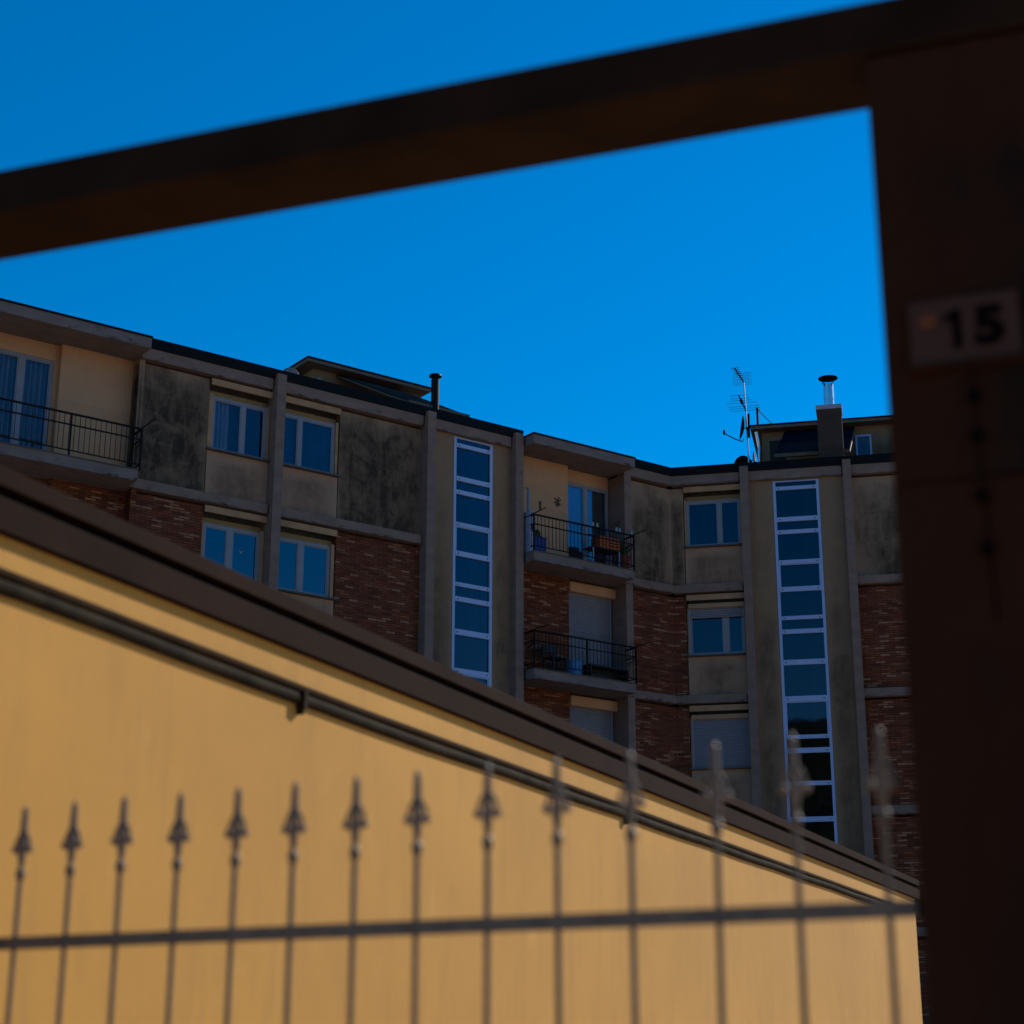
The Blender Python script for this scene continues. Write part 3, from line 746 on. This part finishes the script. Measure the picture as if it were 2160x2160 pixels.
def jar(s_, mat, label, h=0.105, r=0.034):
    t = empty('glass_jar', A.p(s_, 0.43, ZF+0.986), label, 'jar', 'jars on the balcony rail')
    c = A.p(s_, 0.43, ZF+0.986)
    m = MB(); m.lathe(c, [(0.0005,0),(r,0),(r,h*0.75),(r*0.7,h*0.85),(r*0.7,h),(r*0.6,h),(0.0005,h*0.99)], 14); m.build('body', mat, t)
    m = MB(); m.lathe(c, [(r*0.74,h*0.9),(r*0.78,h*0.9),(r*0.78,h*1.06),(0.0005,h*1.07)], 12); m.build('lid', 'greybl', t)
jar(-2.33, 'jar', 'left pale jar of the close pair on the balcony rail')
jar(-2.22, 'jar', 'right pale jar of the close pair on the balcony rail')
jar(-1.82, 'jar', 'pale jar standing alone near the right corner of the rail')
jar(-3.12, 'jar_mauve', 'mauve jar on the rail in front of the balcony door')
jar(-2.97, 'jar_green', 'greenish jar on the rail in front of the balcony door')
# wall ornaments
m = MB(); m.box(A, -4.16, -4.10, -0.497, -0.475, 14.94, 15.17); m.box(A, -4.145, -4.115, -0.475, -0.465, 14.97, 15.14, 0)
tag(m.build('wall_thermometer', 'wood', None, A.p(-4.13, -0.497, 15.05)), 'narrow brown thermometer on the cream loggia wall', 'thermometer')
m = MB(); c = A.p(-3.56, -0.485, 15.27)
m.lathe(c, [(0.0005, 0.012), (0.05, 0.01), (0.06, 0)], 10, 0, A.n)
for a in (0.5, 1.2, 2.4, 3.6, 4.4, 5.5):
    e = A.d*math.cos(a) + Vector((0,0,1))*math.sin(a); m.tube([c+e*0.04, c+e*0.10+A.n*0.01, c+e*0.13], 0.014, 6)
m.lathe(c - Vector((0,0,0.09)), [(0.0005, 0.012), (0.045, 0.01), (0.055, 0)], 10, 0, A.n)
tag(m.build('wall_ornament', 'wood', None, c), 'small dark ornament with spread arms on the cream wall beside the door', 'ornament')
m = MB(); c = A.p(-1.69, -0.32, 14.95)
for a, l in ((0.4, 0.13), (2.5, 0.1), (4.2, 0.14), (5.4, 0.06)):
    e = A.n*math.cos(a) + Vector((0,0,1))*math.sin(a); m.tube([c, c+e*l], 0.016, 6)
m.ball(c, 0.035, 8)
tag(m.build('wall_ornament', 'wood', None, c), 'tiny dark lizard-like ornament on the grey side wall of the loggia', 'ornament')
# drying racks that hook on the rails
def rack(s0, s1, k, oE, label):
    zr = zbot(k)+0.02+0.985
    t = empty('drying_rack', A.p((s0+s1)/2, 0.43, zr), label, 'drying rack', 'drying racks on the balcony rails')
    for s_ in (s0, s1):
        m = MB(); m.tube([A.p(s_, 0.05, zr-0.01), A.p(s_, 0.43, zr+0.012), A.p(s_, oE, zr+0.03)], 0.013, 6); m.build('arm', 'iron', t)
        m = MB(); m.tube([A.p(s_, 0.43, zr-0.30), A.p(s_, 0.12, zr-0.42)], 0.012, 6); m.build('strut', 'iron', t)
    m = MB()
    for i in range(5):
        o = 0.52 + (oE-0.54)*i/4
        pts = [A.p(s0 + (s1-s0)*j/8, o, zr+0.02 - 0.035*(1-((j-4)/4)**2)) for j in range(9)]
        m.tube(pts, 0.0016, 4)
    m.build('wire', 'iron', t)
rack(-5.02, -1.745, 0, 0.93, 'drying rack with thin wires on the balcony with the orange crate')
rack(-5.02, -1.745, 1, 1.0, 'drying rack on the balcony in front of the closed grey shutter')
rack(-19.4, -15.69, 0, 1.1, 'drying rack on the far left balcony beside the curtained door')
# second balcony: chair, tub, shelf
Z1 = zbot(1)+0.02
t = empty('garden_chair', A.p(-4.1, 0.1, Z1), 'black plastic chair on the balcony in front of the brick wall', 'chair')
bx('seat', 'blackpl', t, A, -4.33, -3.87, -0.12, 0.30, Z1+0.42, Z1+0.46)
m = MB(); m.box(A, -4.33, -3.9, -0.16, -0.12, Z1+0.62, Z1+0.82); m.box(A, -4.33, -4.29, -0.16, -0.12, Z1+0.46, Z1+0.62); m.box(A, -3.94, -3.9, -0.16, -0.12, Z1+0.46, Z1+0.62)
m.build('backrest', 'blackpl', t)
for s_ in (-4.31, -3.89):
    for o in (-0.12, 0.27): bx('leg', 'blackpl', t, A, s_-0.02, s_+0.02, o-0.02, o+0.02, Z1, Z1+0.42)
m = MB(); m.lathe(A.p(-3.52, 0.12, Z1), [(0.0005,0),(0.19,0),(0.23,0.40),(0.245,0.40),(0.245,0.43),(0.21,0.43),(0.0005,0.42)], 20)
tag(m.build('laundry_tub', 'lightblue', None, A.p(-3.52, 0.12, Z1)), 'light blue round tub on the balcony behind the railing', 'tub')
t = empty('balcony_shelf', A.p(-2.4, 0.05, Z1), 'low dark storage bench along the right half of the lower balcony', 'bench')
bx('seat', 'blackpl', t, A, -3.15, -1.85, -0.1, 0.28, Z1+0.36, Z1+0.40)
for s_ in (-3.12, -1.9): bx('side_panel', 'blackpl', t, A, s_, s_+0.03, -0.1, 0.28, Z1, Z1+0.36)
bx('back_panel', 'blackpl', t, A, -3.09, -1.9, -0.1, -0.08, Z1, Z1+0.36)

# ------------------------------------------------------------------ ochre building on the left
AY = R(66.8)
PG = Vector((-2.276, 7.455, 0))
Y = Frame(PG, (math.cos(AY), math.sin(AY), 0), (math.sin(AY), -math.cos(AY), 0))
yb = empty('ochre_house', PG, 'low ochre rendered house with a brown roof edge and a pipe along its sunlit wall', 'house')
Y0, Y1, WO = -2.6, 22.0, -0.055
bx('wall', 'yellow', yb, Y, Y0, Y1, WO-0.35, WO, 0, 3.93)
m = MB(); m.box(Y, Y0, Y0+0.3, -6.0, WO-0.352, 0, 3.93); m.box(Y, Y1-0.3, Y1, -6.0, WO-0.352, 0, 3.93); m.box(Y, Y0, Y1, -6.3, -6.0, 0, 3.93)
m.build('rear_wall', 'yellow', yb)
m = MB(); m.slab([Y.p(Y0-0.3, -0.105, 4.09), Y.p(Y1+0.2, -0.105, 4.09), Y.p(Y1+0.2, -6.5, 4.9), Y.p(Y0-0.3, -6.5, 4.9)], 0.12)
m.build('roof', 'roof_tile', yb)
m = MB()                                                          # two-step brown roof edge with a groove coloured black for its shade
m.box(Y, Y0-0.3, Y1+0.2, -0.11, 0.0, 4.008, 4.10); m.box(Y, Y0-0.3, Y1+0.2, -0.11, -0.004, 3.803, 3.962)
fa = m.build('fascia', 'gutter', yb, bevel=0.006)
bx('fascia_groove', 'digit', fa, Y, Y0-0.3, Y1+0.2, -0.10, -0.05, 3.962, 4.008)
m = MB(); m.tube([Y.p(Y0, WO+0.012, 3.628), Y.p(0, WO+0.012, 3.628), Y.p(3.5, WO+0.012, 3.588), Y.p(Y1-0.5, WO+0.012, 3.585)], 0.024, 10); m.build('conduit_or_shade_tube', 'shade_tube', yb)  # added brown tube, stands in for the soft shadow above the pipe
pts = [Y.p(Y0 + i*0.7, WO+0.008, 3.566 - 0.042*min(1, max(0, (Y0+i*0.7)/3.5)) + 0.004*math.sin(i*1.7)) for i in range(34)]
m = MB(); m.tube(pts, 0.036, 12); cp = m.build('conduit_or_shade_tube', 'pipe', yb)
for s_ in (-0.6, 2.72, 8.4):
    m = MB(); m.box(Y, s_-0.018, s_+0.018, WO+0.001, WO+0.06, 3.475, 3.575); m.box(Y, s_-0.008, s_+0.008, WO+0.001, WO+0.045, 3.44, 3.475); m.build('pipe_clip', 'pipe', cp)

# ------------------------------------------------------------------ gateway with house number
AP = R(20); PP = Vector((0.990, 4.25, 0))
G = Frame(PP, (math.cos(AP), -math.sin(AP), 0), (-math.sin(AP), -math.cos(AP), 0))
gw = empty('gateway', PP, 'dark brown gateway with a stone pillar at right and a heavy lintel overhead', 'gateway')
p = MB(); zz = [0, 1.49, 2.985, 4.25]
for a, b in zip(zz, zz[1:]): p.box(G, 0, 0.78, -0.18, 0.0, a+0.006, b-0.006)
p.box(G, 0.012, 0.768, -0.168, -0.012, 0, 4.25)
p.build('pillar', 'pillar', gw)
bx('pillar', 'pillar', gw, G, -4.6, -3.9, -0.45, 0.0, 0, 4.25)
m = MB(); m.box(G, -5.0, 1.2, -0.30, 0.02, 4.255, 4.42); m.build('lintel', 'lintel_wood', gw, bevel=0.012)
pl = empty('house_number_plaque', G.p(0.205, 0.0, 3.39), 'beige house number tile reading 15 on the dark gateway pillar', 'house number')
bx('tile', 'plaque', pl, G, 0.070, 0.350, 0.001, 0.022, 3.30, 3.482, bevel=0.004)
bx('tile_ledge', 'pillar', pl, G, 0.06, 0.360, 0.001, 0.035, 3.283, 3.298)
def glyph(ch_, s0, z0, height, width):
    cu = bpy.data.curves.new('digit', 'FONT'); cu.body = ch_; cu.size = 1; cu.extrude = 0.0; cu.offset = 0.06; cu.resolution_u = 6
    ob = bpy.data.objects.new('tmp', cu); col.objects.link(ob)
    bpy.context.view_layer.update()
    me = bpy.data.meshes.new_from_object(ob.evaluated_get(bpy.context.evaluated_depsgraph_get()))
    bpy.data.objects.remove(ob)
    xs = [v.co.x for v in me.vertices]; ys = [v.co.y for v in me.vertices]
    sx = width/(max(xs)-min(xs)); sy = height/(max(ys)-min(ys))
    m = MB()
    for f in me.polygons:
        m.face([G.p(s0 + (me.vertices[i].co.x-min(xs))*sx, 0.0265, z0 + (me.vertices[i].co.y-min(ys))*sy) for i in f.vertices])
    return m.build('digit', 'digit', pl)
m = MB()
m.face([G.p(x, 0.0265, z) for x, z in ((0.180,3.333),(0.203,3.333),(0.203,3.445),(0.184,3.445),(0.180,3.436))])
m.face([G.p(x, 0.0268, z) for x, z in ((0.158,3.408),(0.182,3.418),(0.184,3.445),(0.172,3.432),(0.158,3.428))])
m.build('digit', 'digit', pl)
glyph('5', 0.234, 3.333, 0.112, 0.078)
m = MB(); c = G.p(0.118, 0.022, 3.425)
m.lathe(c, [(0.0005, 0.006), (0.016, 0.005), (0.019, 0)], 12, 0, G.n)
for k in range(5):
    e = G.d*math.cos(k*1.257+1.57) + Vector((0,0,1))*math.sin(k*1.257+1.57); m.lathe(c+e*0.014, [(0.0005, 0.004), (0.010, 0.003), (0.012, 0)], 8, 0, G.n)
m.build('emblem', 'emblem', pl)
m = MB(); pts = [G.p(0.222, 0.014, 3.28), G.p(0.220, 0.016, 3.10), G.p(0.226, 0.014, 2.9), G.p(0.232, 0.014, 2.6)]
m.tube(pts, 0.003, 6)
for q in (3.2, 3.09, 2.93, 2.79): m.ball(G.p(0.221, 0.016, q), 0.018, 8)
tag(m.build('wall_cable', 'digit', None, G.p(0.222, 0.0, 2.6)), 'thin black cable with clips running down below the number tile', 'cable')

# ------------------------------------------------------------------ spear fence
q0, q1 = Vector((-0.862, 5.437, 0)), Vector((0.932, 4.349, 0))
fd = (q1-q0).normalized(); FN = Vector((fd.y, -fd.x, 0))
if FN.y > 0: FN = -FN
FF = Frame(q1, fd, FN)
step = (q1-q0).length/9
fence = empty('spear_fence', q1, 'iron fence of beige spear topped bars in front of the ochre house', 'fence')
NP = 17
L = -step*(NP-1) - 0.15
bx('rail', 'spear', fence, FF, L, 0.075, -0.02, 0.02, 1.90, 1.94); bx('rail', 'spear', fence, FF, L, 0.075, -0.02, 0.02, 0.25, 0.29)
def picket_mb():
    m = MB(); o = q1 + Vector((0,0,0.023))
    m.tube([o+Vector((0,0,0.05)), o+Vector((0,0,2.12))], 0.009, 8)
    m.lathe(o, [(0.009,2.10),(0.016,2.115),(0.016,2.13),(0.009,2.145)], 10)
    return m
def spear_mb():
    m = MB(); o = q1 + Vector((0,0,0.023))
    m.lathe(o, [(0.009,2.145),(0.015,2.19),(0.014,2.25),(0.0115,2.31),(0.010,2.338),(0.0005,2.355)], 10)
    return m
def curl_mb(sg):
    m = MB(); o = q1 + Vector((0,0,0.023))
    c = [o + fd*sg*x + Vector((0,0,z)) for x, z in ((0.008,2.262),(0.016,2.256),(0.026,2.24),(0.031,2.222),(0.031,2.212))]
    m.tube(c, 0.0065, 6); m.ball(o + fd*sg*0.031 + Vector((0,0,2.206)), 0.0145, 10)
    return m
pk = picket_mb().build('picket', 'spear', fence)
spear_mb().build('spearhead', 'spear', pk); curl_mb(-1).build('curl', 'spear', pk); curl_mb(1).build('curl', 'spear', pk)
kids = list(pk.children)
for i in range(1, NP):
    c = pk.copy(); col.objects.link(c); c.parent = fence; c.location = -fd*step*i + Vector((0, 0, random.uniform(-0.004, 0.004)))
    c.rotation_euler = (random.uniform(-0.006, 0.006), random.uniform(-0.006, 0.006), 0)
    for ch_ in kids:
        d = ch_.copy(); col.objects.link(d); d.parent = c
